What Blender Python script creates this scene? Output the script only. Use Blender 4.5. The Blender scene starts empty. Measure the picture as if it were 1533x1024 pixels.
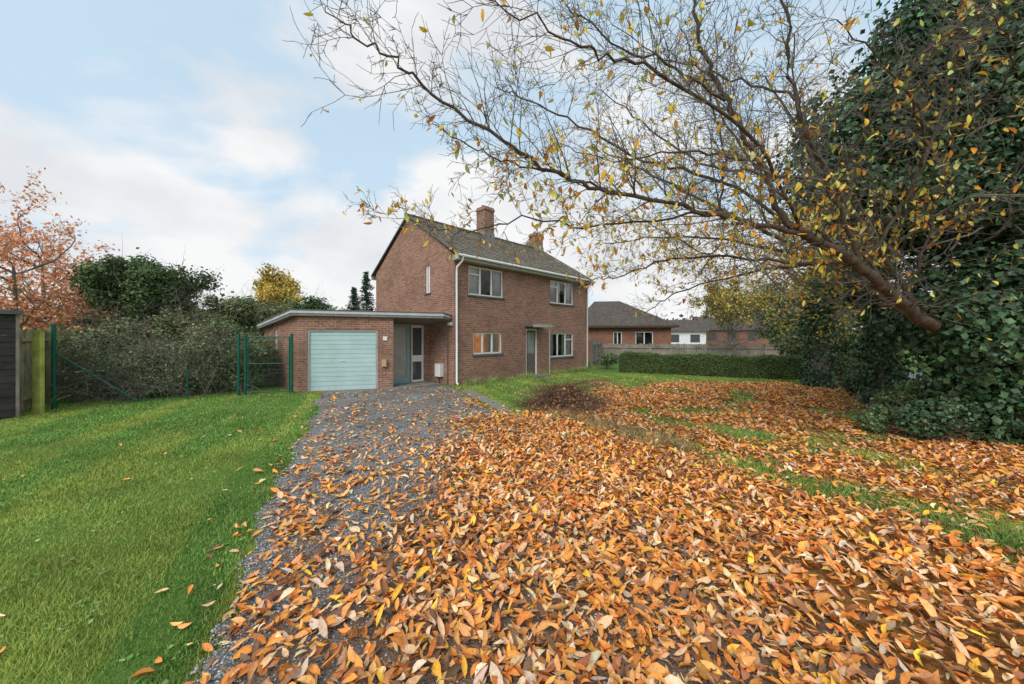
import bpy, math, random
import numpy as np
from mathutils import Vector
rng=np.random.default_rng(7); random.seed(7)
scene=bpy.context.scene
COL=scene.collection
# ------------------------------------------------------------ helpers
def link(o,parent=None):
    COL.objects.link(o)
    if parent is not None: o.parent=parent
    return o
def empty(name):
    e=bpy.data.objects.new(name,None); e.empty_display_size=0.2
    return link(e)
def mesh_np(name,V,F,mat,cols=None,parent=None,smooth=False,uv=None):
    V=np.asarray(V,dtype=np.float32).reshape(-1,3); F=np.asarray(F,dtype=np.int32)
    k=F.shape[1]; me=bpy.data.meshes.new(name)
    me.vertices.add(len(V)); me.vertices.foreach_set('co',V.ravel())
    me.loops.add(F.size); me.loops.foreach_set('vertex_index',F.ravel())
    me.polygons.add(len(F)); me.polygons.foreach_set('loop_start',np.arange(0,F.size,k,dtype=np.int32))
    if uv is not None:
        l=me.uv_layers.new(name='UVMap'); l.data.foreach_set('uv',np.asarray(uv,dtype=np.float32).ravel())
    if cols is not None:
        a=me.color_attributes.new('Col','FLOAT_COLOR','POINT')
        c=np.ones((len(V),4),dtype=np.float32); c[:,:3]=cols; a.data.foreach_set('color',c.ravel())
    me.polygons.foreach_set('use_smooth',np.full(len(F),smooth))
    me.update(calc_edges=True)
    me.materials.append(mat)
    return link(bpy.data.objects.new(name,me),parent)

class NT:
    def __init__(s,name):
        s.m=bpy.data.materials.new(name); s.m.use_nodes=True; s.t=s.m.node_tree
        s.b=s.t.nodes['Principled BSDF']; s.out=s.t.nodes['Material Output']
        s.b.inputs['Roughness'].default_value=.8
        s.b.inputs['Specular IOR Level'].default_value=.25
    def n(s,ty,**kw):
        x=s.t.nodes.new(ty)
        for k,v in kw.items():
            if k in x.inputs: 
                x.inputs[k].default_value=v
            else: setattr(x,k,v)
        return x
    def l(s,a,b): s.t.links.new(a,b)
    def noise(s,scale,detail=4,rough=.6,vec=None):
        x=s.n('ShaderNodeTexNoise'); x.inputs['Scale'].default_value=scale; x.inputs['Detail'].default_value=detail; x.inputs['Roughness'].default_value=rough
        if vec is None: vec=s.coord('Object')
        s.l(vec,x.inputs['Vector']); return x.outputs['Fac']
    def coord(s,w='Object'):
        if not hasattr(s,'tc'): s.tc=s.n('ShaderNodeTexCoord')
        return s.tc.outputs[w]
    def ramp(s,fac,stops):
        r=s.n('ShaderNodeValToRGB'); s.l(fac,r.inputs['Fac']); e=r.color_ramp.elements
        while len(e)<len(stops): e.new(.5)
        for i,(p,c) in enumerate(stops):
            e[i].position=p; e[i].color=(*c,1) if len(c)==3 else c
        return r.outputs['Color']
    def mix(s,a,b,fac,mode='MIX'):
        x=s.n('ShaderNodeMix',data_type='RGBA',blend_type=mode)
        for i,v in ((6,a),(7,b),(0,fac)):
            if hasattr(v,'links') : s.l(v,x.inputs[i])
            else: x.inputs[i].default_value=(*v,1) if isinstance(v,tuple) else v
        return x.outputs[2]
    def bump(s,h,strength=.4,dist=.01):
        b=s.n('ShaderNodeBump'); b.inputs['Strength'].default_value=strength; b.inputs['Distance'].default_value=dist
        s.l(h,b.inputs['Height']); s.l(b.outputs['Normal'],s.b.inputs['Normal'])
    def color(s,c):
        if hasattr(c,'links'): s.l(c,s.b.inputs['Base Color'])
        else: s.b.inputs['Base Color'].default_value=(*c,1)
def plain(name,c,rough=.6,var=.15,sc=6,spec=.3,metal=0):
    m=NT(name); n=m.noise(sc,5)
    m.color(m.ramp(n,[(.3,tuple(x*(1-var) for x in c)),(.7,tuple(min(1,x*(1+var)) for x in c))]))
    m.b.inputs['Roughness'].default_value=rough; m.b.inputs['Specular IOR Level'].default_value=spec
    m.b.inputs['Metallic'].default_value=metal; return m.m
def colmat(name,rough=.75,spec=.25,trans=0.0,nscale=0):
    m=NT(name); a=m.n('ShaderNodeAttribute',attribute_name='Col')
    c=a.outputs['Color']
    if nscale:
        n=m.noise(nscale,3); c=m.mix(c,m.ramp(n,[(.3,(.6,.55,.5)),(.6,(1.1,1.1,1.1))]),.6,'MULTIPLY')
    m.l(c,m.b.inputs['Base Color'])
    m.b.inputs['Roughness'].default_value=rough; m.b.inputs['Specular IOR Level'].default_value=spec
    if trans:
        t=m.n('ShaderNodeBsdfTranslucent'); m.l(c,t.inputs['Color'])
        mx=m.n('ShaderNodeMixShader'); mx.inputs[0].default_value=trans
        m.l(m.b.outputs[0],mx.inputs[1]); m.l(t.outputs[0],mx.inputs[2]); m.l(mx.outputs[0],m.out.inputs['Surface'])
    return m.m

# value noise
_lat=rng.random((256,256))
def vnoise(x,y,s):
    x=np.asarray(x)*s+100; y=np.asarray(y)*s+100
    xi=np.floor(x).astype(int); yi=np.floor(y).astype(int); fx=x-xi; fy=y-yi
    fx=fx*fx*(3-2*fx); fy=fy*fy*(3-2*fy)
    g=lambda a,b:_lat[a%256,b%256]
    return (g(xi,yi)*(1-fx)+g(xi+1,yi)*fx)*(1-fy)+(g(xi,yi+1)*(1-fx)+g(xi+1,yi+1)*fx)*fy
def fbm(x,y,s): return (vnoise(x,y,s)+.5*vnoise(x,y,s*2.1)+.25*vnoise(x,y,s*4.3))/1.75
def ss(a,b,x):
    t=np.clip((x-a)/(b-a),0,1); return t*t*(3-2*t)

# palette colours
def pal(n,cols,w=None,jit=.18):
    cols=np.array(cols); w=None if w is None else np.array(w)/sum(w)
    c=cols[rng.choice(len(cols),n,p=w)]
    return np.clip(c*(1+rng.normal(0,jit,(n,1)))*(1+rng.normal(0,jit*.3,(n,3))),.004,.95)

# leaf meshes ---------------------------------------------------
def frames(nrm,tan=None):
    n=nrm/np.linalg.norm(nrm,axis=1,keepdims=True)
    if tan is None: tan=rng.normal(0,1,n.shape)
    t=tan-(tan*n).sum(1,keepdims=True)*n; t/=np.linalg.norm(t,axis=1,keepdims=True)+1e-9
    b=np.cross(n,t); return np.stack([t,b,n],axis=2)
def leaf_obj(name,P,R,L,ratio,fold,curl,cols,mat,hi=False,parent=None,ground=False):
    N=len(P); L=L[:,None]
    if hi:
        t=np.array([0,.22,.5,.78,1.]); w=np.array([.05,.78,1,.66,.02])
        T=np.repeat(t,3); A=np.tile([-1,0,1],5); Wd=np.repeat(w,3)
        f=[]
        for i in range(4):
            for j in range(2):
                a=i*3+j; f.append([a,a+1,a+4,a+3])
        f=np.array(f)
    else:
        T=np.array([0,.5,1,.45]); A=np.array([0,-1,0,1]); Wd=np.array([0,1,0,1.])
        f=np.array([[0,1,2],[0,2,3]])
    k=len(T)
    x=(T-.5)[None]*L; y=(A*Wd)[None]*L*ratio[:,None]*.5
    z=np.abs(A)[None]*Wd[None]*L*ratio[:,None]*.5*fold[:,None]+curl[:,None]*L*((T-.5)*2)[None]**2
    if hi: # twist
        tw=rng.normal(0,.6,(N,1))*(T-.5)[None]
        z=z+y*tw
        y=y+rng.normal(0,.12,(N,1))*L*((T-.5)*2)[None]**2
    loc=np.stack([x,y,z],axis=2)
    W=np.einsum('nij,nkj->nki',R,loc)
    if ground: W[:,:,2]-=W[:,:,2].min(1,keepdims=True)
    W=W+P[:,None,:]
    F=(f[None]+(np.arange(N)*k)[:,None,None]).reshape(-1,f.shape[1])
    C=np.repeat(cols,k,axis=0)
    if hi:
        mid=np.tile((A==0),N); C=C.copy(); C[mid]*=1.12
        tipm=np.tile(T>.9,N); C[tipm]*=.7
    return mesh_np(name,W.reshape(-1,3),F,mat,cols=C,parent=parent,smooth=hi)

# tubes ---------------------------------------------------------
class Tubes:
    def __init__(s): s.V=[];s.F=[];s.n=0
    def add(s,pts,rad,sides=5):
        pts=np.asarray(pts,float); rad=np.broadcast_to(np.asarray(rad,float),(len(pts),))
        d=np.gradient(pts,axis=0); d/=np.linalg.norm(d,axis=1,keepdims=True)+1e-9
        ref=np.array([0,0,1.]) if abs(d[0][2])<.85 else np.array([1.,0,0])
        a=np.cross(d,ref); a/=np.linalg.norm(a,axis=1,keepdims=True)+1e-9; b=np.cross(d,a)
        th=np.arange(sides)*2*math.pi/sides
        V=pts[:,None,:]+rad[:,None,None]*(np.cos(th)[None,:,None]*a[:,None,:]+np.sin(th)[None,:,None]*b[:,None,:])
        m=len(pts); i=np.arange(m-1)[:,None]*sides; j=np.arange(sides)[None]; j2=(j+1)%sides
        F=np.stack([i+j,i+j2,i+sides+j2,i+sides+j],axis=2).reshape(-1,4)+s.n
        s.V.append(V.reshape(-1,3)); s.F.append(F); s.n+=m*sides
    def obj(s,name,mat,parent=None,smooth=True):
        return mesh_np(name,np.concatenate(s.V),np.concatenate(s.F),mat,parent=parent,smooth=smooth)
def catmull(P,n=5):
    P=np.asarray(P,float); Q=np.vstack([2*P[0]-P[1],P,2*P[-1]-P[-2]]); out=[]
    for i in range(1,len(Q)-2):
        for t in np.arange(n)/n:
            a,b,c,d=Q[i-1],Q[i],Q[i+1],Q[i+2]
            out.append(.5*((2*b)+(c-a)*t+(2*a-5*b+4*c-d)*t*t+(3*b-a-3*c+d)*t**3))
    out.append(P[-1]); return np.array(out)
# growth
def grow(tb,tips,p,d,L,r,lvl,maxl,grav=0.0,kink=.18,kids=(5,3,3),angle=.9,tips_lvl=2,lf=.5):
    n=max(3,int(L/.16)+1); step=L/n; pts=[np.array(p,float)]; d=np.array(d,float); d/=np.linalg.norm(d)
    for i in range(n):
        d=d+rng.normal(0,kink,3)+np.array([0,0,grav]); d/=np.linalg.norm(d); pts.append(pts[-1]+d*step)
    pts=np.array(pts); rad=np.linspace(r,max(r*.35,.0022),n+1)
    tb.add(pts,rad,5 if r>.02 else 3)
    if lvl>=tips_lvl:
        for q in pts[1:]: tips.append(q)
    if lvl<maxl:
        for _ in range(kids[min(lvl,len(kids)-1)]):
            i=rng.integers(1,n+1); dd=pts[i]-pts[i-1]; dd/=np.linalg.norm(dd)
            rd=rng.normal(0,1,3); rd-=rd.dot(dd)*dd; rd/=np.linalg.norm(rd)
            nd=dd*math.cos(angle)+rd*math.sin(angle)
            grow(tb,tips,pts[i],nd,L*lf*rng.uniform(.6,1.3),max(rad[i]*.55,.003),lvl+1,maxl,grav,kink,kids,angle,tips_lvl,lf)

# boxes in a wall frame ------------------------------------------
class Frame:
    def __init__(s,P,u,n):
        s.P=np.array([P[0],P[1],0.]); s.u=np.array([u[0],u[1],0.])/math.hypot(*u); s.n=np.array([n[0],n[1],0.])/math.hypot(*n)
    def w(s,a,o,z): return s.P+s.u*a+s.n*o+np.array([0,0,z])
class Boxes:
    def __init__(s): s.V=[];s.F=[];s.U=[]
    def quad(s,p,uv=None):
        b=len(s.V); s.V+=list(p); s.F.append([b,b+1,b+2,b+3]); s.U+=uv if uv else [(0,0),(1,0),(1,1),(0,1)]
    def box(s,fr,s0,s1,o0,o1,z0,z1):
        c=lambda a,o,z:fr.w(a,o,z)
        s.quad([c(s0,o1,z0),c(s1,o1,z0),c(s1,o1,z1),c(s0,o1,z1)],[(s0,z0),(s1,z0),(s1,z1),(s0,z1)])
        s.quad([c(s0,o0,z0),c(s1,o0,z0),c(s1,o0,z1),c(s0,o0,z1)],[(s0,z0),(s1,z0),(s1,z1),(s0,z1)])
        s.quad([c(s0,o0,z0),c(s0,o1,z0),c(s0,o1,z1),c(s0,o0,z1)],[(o0,z0),(o1,z0),(o1,z1),(o0,z1)])
        s.quad([c(s1,o0,z0),c(s1,o1,z0),c(s1,o1,z1),c(s1,o0,z1)],[(o0,z0),(o1,z0),(o1,z1),(o0,z1)])
        s.quad([c(s0,o0,z1),c(s1,o0,z1),c(s1,o1,z1),c(s0,o1,z1)],[(s0,o0),(s1,o0),(s1,o1),(s0,o1)])
        s.quad([c(s0,o0,z0),c(s1,o0,z0),c(s1,o1,z0),c(s0,o1,z0)],[(s0,o0),(s1,o0),(s1,o1),(s0,o1)])
    def obj(s,name,mat,parent=None): return mesh_np(name,s.V,s.F,mat,uv=s.U,parent=parent)
def wall(bx,fr,L,z0,z1,holes,depth=.11,s0=0.):
    S=sorted(set([s0,L]+[h[0] for h in holes]+[h[1] for h in holes])); Z=sorted(set([z0,z1]+[h[2] for h in holes]+[h[3] for h in holes]))
    for a,b in zip(S,S[1:]):
        for c,d in zip(Z,Z[1:]):
            if any(h[0]<=a+1e-6 and h[1]>=b-1e-6 and h[2]<=c+1e-6 and h[3]>=d-1e-6 for h in holes): continue
            bx.quad([fr.w(a,0,c),fr.w(b,0,c),fr.w(b,0,d),fr.w(a,0,d)],[(a,c),(b,c),(b,d),(a,d)])
    for h in holes:
        for a in (h[0],h[1]): bx.quad([fr.w(a,0,h[2]),fr.w(a,-depth,h[2]),fr.w(a,-depth,h[3]),fr.w(a,0,h[3])],[(0,h[2]),(depth,h[2]),(depth,h[3]),(0,h[3])])
        for z in (h[2],h[3]): bx.quad([fr.w(h[0],0,z),fr.w(h[1],0,z),fr.w(h[1],-depth,z),fr.w(h[0],-depth,z)],[(h[0],0),(h[1],0),(h[1],depth),(h[0],depth)])

# ------------------------------------------------------------ materials
def brick_mat(name,c1,c2,mort):
    m=NT(name); uv=m.coord('UV')
    b=m.n('ShaderNodeTexBrick'); m.l(uv,b.inputs['Vector'])
    b.inputs['Scale'].default_value=1; b.inputs['Brick Width'].default_value=.225; b.inputs['Row Height'].default_value=.075
    b.inputs['Mortar Size'].default_value=.008; b.inputs['Mortar Smooth'].default_value=.2; b.inputs['Bias'].default_value=-.1
    b.inputs['Color1'].default_value=(*c1,1); b.inputs['Color2'].default_value=(*c2,1); b.inputs['Mortar'].default_value=(*mort,1)
    n=m.noise(.9,6,.65); n2=m.noise(14,3)
    c=m.mix(b.outputs['Color'],m.ramp(n,[(.3,(.70,.69,.68)),(.7,(1.15,1.12,1.1))]),.9,'MULTIPLY')
    c=m.mix(c,m.ramp(n2,[(.3,(.72,.72,.72)),(.7,(1.25,1.2,1.15))]),.8,'MULTIPLY')
    m.color(c)
    iv=m.n('ShaderNodeMath',operation='SUBTRACT'); iv.inputs[0].default_value=1; m.l(b.outputs['Fac'],iv.inputs[1])
    m.bump(iv.outputs[0],.6,.008); m.b.inputs['Roughness'].default_value=.9
    return m.m
M_brick=brick_mat('brick',(.38,.195,.135),(.22,.11,.08),(.42,.35,.29))
M_brick2=brick_mat('bungalow_brick',(.33,.14,.10),(.22,.095,.07),(.3,.23,.19))
def tile_mat(name,a,b2,moss,mort=(.07,.062,.05)):
    m=NT(name); uv=m.coord('UV')
    b=m.n('ShaderNodeTexBrick'); m.l(uv,b.inputs['Vector']); b.inputs['Scale'].default_value=1
    b.inputs['Brick Width'].default_value=.22; b.inputs['Row Height'].default_value=.22; b.inputs['Mortar Size'].default_value=.010
    b.inputs['Color1'].default_value=(*a,1); b.inputs['Color2'].default_value=(*b2,1); b.inputs['Mortar'].default_value=(*mort,1)
    n=m.noise(1.1,8,.75); n2=m.noise(7,6,.8)
    c=m.mix(b.outputs['Color'],moss,m.ramp(n,[(.45,(0,0,0)),(.60,(.7,.7,.7))]))
    c=m.mix(c,m.ramp(n2,[(.38,(.45,.45,.45)),(.62,(1.6,1.55,1.45))]),.9,'MULTIPLY')
    m.color(c); m.bump(n2,.6,.02); m.b.inputs['Roughness'].default_value=.92
    return m.m
M_tile=tile_mat('roof_tiles',(.235,.20,.165),(.15,.13,.11),(.145,.14,.085))
M_tile2=tile_mat('bungalow_tiles',(.12,.10,.095),(.085,.07,.068),(.10,.095,.07),(.05,.045,.045))
M_white=plain('white_paint',(.78,.79,.78),.45,.05,4)
M_grey=plain('grey_sill',(.13,.13,.13),.7,.25,5)
M_felt=plain('roof_felt',(.12,.12,.12),.9,.3,3)
M_soffit=plain('soffit',(.40,.40,.38),.7,.15,3)
M_door=plain('aqua_paint',(.46,.63,.62),.5,.10,1.6)
M_frameaq=plain('aqua_frame',(.22,.42,.42),.5,.1)
M_darkwood=plain('dark_wood_door',(.14,.12,.10),.6,.3,8)
M_dark=plain('dark_interior',(.08,.08,.082),.9,.2)
M_curtain=plain('curtain',(.76,.76,.74),.9,.08,7)
M_conc=plain('concrete',(.22,.21,.19),.9,.3,5)
M_green=plain('green_metal',(.012,.11,.07),.45,.2,8)
M_pot=plain('clay',(.30,.18,.12),.8,.2)
M_lead=plain('lead',(.25,.26,.27),.6,.2)
def glass():
    m=NT('window_glass'); tr=m.n('ShaderNodeBsdfTransparent'); g=m.n('ShaderNodeBsdfGlossy'); g.inputs['Roughness'].default_value=.02
    f=m.n('ShaderNodeFresnel'); f.inputs['IOR'].default_value=1.7
    mx=m.n('ShaderNodeMixShader'); m.l(f.outputs[0],mx.inputs[0]); m.l(tr.outputs[0],mx.inputs[1]); m.l(g.outputs[0],mx.inputs[2]); m.l(mx.outputs[0],m.out.inputs['Surface'])
    return m.m
M_glass=glass()
def emis(name,c,s):
    m=NT(name); n=m.noise(2.2,3); cc=m.ramp(n,[(.35,tuple(v*.45 for v in c)),(.65,c)]); m.color(cc); m.l(cc,m.b.inputs['Emission Color']); m.b.inputs['Emission Strength'].default_value=s; return m.m
M_lit=emis('lamplit_room',(.60,.30,.12),.5)
def bark(name,a,b,sc=12):
    m=NT(name); n=m.noise(sc,6,.7); m.color(m.ramp(n,[(.3,a),(.7,b)])); m.bump(n,.8,.02); m.b.inputs['Roughness'].default_value=.95; return m.m
M_bark=bark('bark',(.05,.036,.028),(.17,.125,.095))
M_twig=bark('twig_bark',(.09,.08,.07),(.25,.225,.195))
M_twigd=bark('dead_twigs',(.10,.06,.04),(.30,.19,.13))
M_leaf=colmat('leaf',.6,.3,.22)
M_fall=colmat('fallen_leaf',.7,.22,0,55)
M_ivy=colmat('ivy_leaf',.45,.35,0)
M_grass=colmat('grass_blade',.75,.15,0)
M_stone=colmat('gravel_stone',.85,.3)

# ------------------------------------------------------------ ground layout
def drive_l(y): return np.interp(y,[-4,1.97,2.95,5.18,7.43,11.9,14],[1.0,-1.69,-2.16,-3.22,-4.15,-6.3,-6.7])+.30*(fbm(y*1.,y*0,1.3)-.5)
def drive_r(y): return -.42-.405*(y-8.7)
def band_f(x,y):
    n=fbm(x+11,y+5,1.5)
    q=(y+1.3*(x-3.4)-5.15)/1.64; q2=(y+1.1*(x-4.2)-6.9)/1.5
    return np.clip(np.exp(-(q/.62)**2)*ss(2.3,3.5,x)*(.1+1.7*n)+np.exp(-(q2/.55)**2)*ss(2.8,4.,x)*ss(7.5,5.5,x)*(-.1+1.6*n),0,1)
def litter(x,y):
    n=fbm(x,y,.9); n2=fbm(x+40,y,2.6); n3=fbm(x+17,y+9,1.7)
    dl=drive_l(y); dr=drive_r(y)
    left=.6+90*np.exp(-np.clip(dl-x,0,9)/.13)*ss(9,3,y)+6*np.exp(-np.clip(dl-x,0,9)/.8)
    bnd=np.interp(y,[2,6,9,12.5],[-.75,-.95,-.95,-1.7])+1.3*(n-.5)
    low=np.interp(y,[1,3.2,4.5,7,9,12],[330,230,135,65,35,18])*(.3+1.5*n2)
    low=low*ss(-.1,.4,x-dl)+low*.35
    dense=np.interp(y,[2,6,10,13],[600,540,260,30])
    dens=low+dense*ss(-.5,.85,x-bnd)*(.7+.6*n2)
    rt=np.full_like(x,600.)*(.6+.8*n2)
    far=ss(.46,.64,n)*.7*ss(5.5,8,y)+ss(.52,.66,n3)*.45*ss(5,6.5,y)
    rt=rt*(1-np.clip(.74*band_f(x,y)+far,0,.9))
    lawn=ss(0,.7,(2.3+(y-9)*.28+.8*(n-.5))-x)*ss(8.7,9.3,y)
    lawn=np.maximum(lawn,ss(14.0,15.2,y+n*1.2))
    rt=rt*(1-lawn)+9*lawn
    rt=rt*np.exp(-np.clip(x-11.5,0,20)/1.5)
    m=ss(-.3,.4,x-dr)
    ondrive=dens*(1-m)+rt*m
    return np.where(x<dl,left,ondrive)
LMAX=840.
def axis(lo,hi,step,far):
    a=np.arange(lo,hi+1e-6,step); e=[ (hi-0)+v for v in far]; return np.concatenate([np.array([lo-v for v in far[::-1]]),a,np.array(e)])
gx=axis(-14,16,.14,[1,3,8,20,60,150,400]); gy=axis(0,20,.14,[1,3,8,20,60,150,400])
GX,GY=np.meshgrid(gx,gy)
lit=np.clip(litter(GX,GY)/380,0,1)*ss(-3,0,GY)
lit=lit*(np.abs(GX)<30)*(GY<25)
GZ=.03*(fbm(GX,GY,.5)-.5)
ond=(GX>drive_l(GY)-.3)&(GX<drive_r(GY)+.3)&(GY<14)
GZ=np.where(ond,-.006,GZ-.0)
GZ=np.where((GX>20)|(GX<-16)|(GY>22)|(GY<-1),0,GZ)
nx,ny=len(gx),len(gy)
ii=(np.arange(ny-1)[:,None]*nx+np.arange(nx-1)[None]).ravel()
F=np.stack([ii,ii+1,ii+nx+1,ii+nx],1)
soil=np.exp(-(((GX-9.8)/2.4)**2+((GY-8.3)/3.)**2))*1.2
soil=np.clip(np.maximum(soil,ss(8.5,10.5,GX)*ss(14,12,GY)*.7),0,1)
cols=np.stack([lit,soil,vnoise(GX,GY,.6)],2).reshape(-1,3)
gm=NT('lawn_ground')
at=gm.n('ShaderNodeAttribute',attribute_name='Col'); sp=gm.n('ShaderNodeSeparateColor'); gm.l(at.outputs['Color'],sp.inputs[0])
n1=gm.noise(1.1,5); n2=gm.noise(35,5,.7); n3=gm.noise(7,4)
g=gm.ramp(n1,[(.3,(.08,.17,.03)),(.55,(.12,.23,.04)),(.75,(.20,.27,.06))])
g=gm.mix(g,gm.ramp(n2,[(.3,(.45,.45,.4)),(.7,(1.25,1.25,1.1))]),.85,'MULTIPLY')
lt=gm.ramp(n3,[(.3,(.16,.075,.03)),(.5,(.40,.18,.055)),(.7,(.55,.25,.07))])
lt=gm.mix(lt,gm.ramp(n2,[(.3,(.45,.45,.4)),(.7,(1.25,1.25,1.1))]),.85,'MULTIPLY')
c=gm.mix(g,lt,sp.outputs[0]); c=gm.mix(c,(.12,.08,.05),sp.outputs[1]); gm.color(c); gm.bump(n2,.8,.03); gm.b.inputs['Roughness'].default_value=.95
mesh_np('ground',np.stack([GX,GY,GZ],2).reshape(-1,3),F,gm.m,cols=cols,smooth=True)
# driveway
dm=NT('gravel_surface'); oc=dm.coord('Object')
v=dm.n('ShaderNodeTexVoronoi'); v.inputs['Scale'].default_value=62; dm.l(oc,v.inputs['Vector'])
sv=dm.n('ShaderNodeSeparateColor'); dm.l(v.outputs['Color'],sv.inputs[0])
gc=dm.ramp(sv.outputs[0],[(0,(.17,.17,.175)),(.5,(.325,.325,.325)),(.85,(.48,.47,.455)),(1,(.66,.64,.60))])
gc=dm.mix(gc,dm.ramp(v.outputs['Distance'],[(0,(1.1,1.1,1.1)),(.65,(.42,.41,.40))]),.9,'MULTIPLY')
gn=dm.noise(1.2,6,.65); gc=dm.mix(gc,dm.ramp(gn,[(.35,(.68,.66,.62)),(.65,(1.15,1.15,1.15))]),.9,'MULTIPLY')
mo=dm.noise(2.3,8,.75); gc=dm.mix(gc,(.10,.13,.045),dm.ramp(mo,[(.58,(0,0,0)),(.70,(.6,.6,.6))]))
at=dm.n('ShaderNodeAttribute',attribute_name='Col'); sp=dm.n('ShaderNodeSeparateColor'); dm.l(at.outputs['Color'],sp.inputs[0])
gc=dm.mix(gc,(.20,.115,.06),dm.ramp(sp.outputs[0],[(.35,(0,0,0)),(1,(.8,.8,.8))])); dm.color(gc)
iv=dm.n('ShaderNodeMath',operation='SUBTRACT'); iv.inputs[0].default_value=1; dm.l(v.outputs['Distance'],iv.inputs[1]); dm.bump(iv.outputs[0],1,.01)
dm.b.inputs['Roughness'].default_value=.9
ys=np.arange(-3,13.6,.1); ts=np.linspace(0,1,40)
dl=drive_l(ys)+.05*rng.normal(0,1,len(ys)); dr=drive_r(ys)+.04*rng.normal(0,1,len(ys))
DX=dl[:,None]*(1-ts)+dr[:,None]*ts; DY=np.repeat(ys[:,None],40,1)
L0=np.clip(litter(DX,DY)/500,0,1)
ii=(np.arange(len(ys)-1)[:,None]*40+np.arange(39)[None]).ravel()
mesh_np('gravel_driveway',np.stack([DX,DY,np.full_like(DX,.018)],2).reshape(-1,3),np.stack([ii,ii+1,ii+41,ii+40],1),dm.m,cols=np.repeat(L0.reshape(-1,1),3,1))
# loose stones
N=60000; x=rng.uniform(-4.2,1.2,N); y=1.6+5.6*rng.random(N)**1.3
k=(x>drive_l(y)-.05)&(x<drive_r(y))&(rng.random(N)<np.clip(1.2-litter(x,y)/700,.2,1)); x=x[k];y=y[k];N=len(x)
o=np.array([[1,0,0],[0,1,0],[-1,0,0],[0,-1,0],[0,0,1],[0,0,-.6]],float); f=np.array([[0,1,4],[1,2,4],[2,3,4],[3,0,4],[1,0,5],[2,1,5],[3,2,5],[0,3,5]])
s=rng.uniform(.004,.0105,N); V=o[None]*s[:,None,None]*rng.uniform(.6,1.4,(N,6,1))
a=rng.uniform(0,6.28,N); ca,sa=np.cos(a)[:,None],np.sin(a)[:,None]
V=np.stack([V[:,:,0]*ca-V[:,:,1]*sa,V[:,:,0]*sa+V[:,:,1]*ca,V[:,:,2]*.8],2)+np.stack([x,y,np.full(N,.02)+s*.3],1)[:,None]
mesh_np('gravel',V.reshape(-1,3),(f[None]+np.arange(N)[:,None,None]*6).reshape(-1,3),M_stone,cols=np.repeat(pal(N,[(.25,.25,.26),(.37,.37,.37),(.48,.47,.45),(.15,.15,.155),(.62,.6,.56)],[4,5,3,2,1]),6,0))
# fallen leaves
N=int(30*16*LMAX); x=rng.uniform(-14,16,N); y=rng.uniform(1.2,17.2,N)
k=(np.abs(x)<1.55*y+.6)&(rng.random(N)<litter(x,y)/LMAX)
gar=(x<-2.5)&(y>11.9+.28*(x+7.1)); k&=~gar
hou=((x+2.18)*.7193-(y-13.68)*.6947<.05)&((x+2.18)*.6947+(y-13.68)*.7193>-.3); k&=~hou
x=x[k];y=y[k]
FC=[(.84,.33,.07),(.86,.42,.14),(.66,.23,.05),(.82,.52,.28),(.44,.18,.08),(.22,.12,.07),(.90,.50,.06),(.74,.58,.41)]
FW=[7,6,4,5,3.4,2.6,1.5,2.0]
for nm,sel,hi in (('fallen_leaves',y<6.6,True),('fallen_leaves_distant',y>=6.6,False)):
    xs,yy=x[sel],y[sel]; n=len(xs); den=litter(xs,yy)
    L=np.clip(rng.normal(.092,.024,n),.04,.15); stack=np.clip(den/400,0,1)
    nr=np.stack([rng.normal(0,.22+.28*stack,n),rng.normal(0,.22+.28*stack,n),np.ones(n)],1)
    R=frames(nr); P=np.stack([xs,yy,.018+rng.random(n)*.04*stack],1)
    c=pal(n,FC,FW,.18); patch=fbm(xs+7,yy,.7)[:,None]; c=c*(.82+.36*patch)
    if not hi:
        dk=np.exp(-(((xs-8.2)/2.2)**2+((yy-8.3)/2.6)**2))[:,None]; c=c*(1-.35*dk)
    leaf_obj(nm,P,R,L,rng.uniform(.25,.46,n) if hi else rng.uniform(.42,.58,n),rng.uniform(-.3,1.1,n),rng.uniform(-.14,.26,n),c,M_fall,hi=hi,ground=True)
# grass blades
def blades(name,x,y,h,w,cols):
    n=len(x); a=rng.uniform(0,6.28,n); lean=rng.normal(0,.6,(n,2))*h[:,None]
    dx,dy=np.cos(a)*w,np.sin(a)*w
    z0=np.full(n,-.01)
    V=np.stack([np.stack([x-dx,y-dy,z0],1),np.stack([x+dx,y+dy,z0],1),np.stack([x+lean[:,0],y+lean[:,1],h],1)],1)
    return mesh_np(name,V.reshape(-1,3),np.arange(3*n).reshape(-1,3),M_grass,cols=np.repeat(cols,3,0))
def gcols(x,y):
    n=len(x); g1=fbm(x,y,1.6); c_=x+.45*y; st=fbm(c_*1.7,y*.22,1.); g2=fbm(x+31,y+3,4.)
    c=pal(n,[(.17,.32,.065),(.22,.39,.085),(.11,.23,.04),(.34,.43,.12),(.40,.37,.19)],[5,5,3,1.6,.7],.15)
    yel=ss(.46,.62,st)[:,None]; c=c*(1-.65*yel)+np.array([.42,.46,.10])*.65*yel
    return c*(.55+.6*g1+.3*g2)[:,None]
N=640000; y=1.7+11.5*rng.random(N)**1.35; x=rng.uniform(-1,1,N); x=x*(1.5*y+.5)
k=(x<drive_l(y)+.03)&(x>-13); x=x[k];y=y[k]
X1=[x];Y1=[y]
N=420000; y=2.2+16*rng.random(N)**1.3; x=rng.uniform(-2.2,1.5*y,N)
k=(x>drive_r(y)+.05)&(x<13)&(rng.random(N)<np.clip(1.1-litter(x,y)/420,0.03,1))
k&=~(((x+2.18)*.7193-(y-13.68)*.6947<.1)&((x+2.18)*.6947+(y-13.68)*.7193>-.3)); X1.append(x[k]);Y1.append(y[k])
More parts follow.
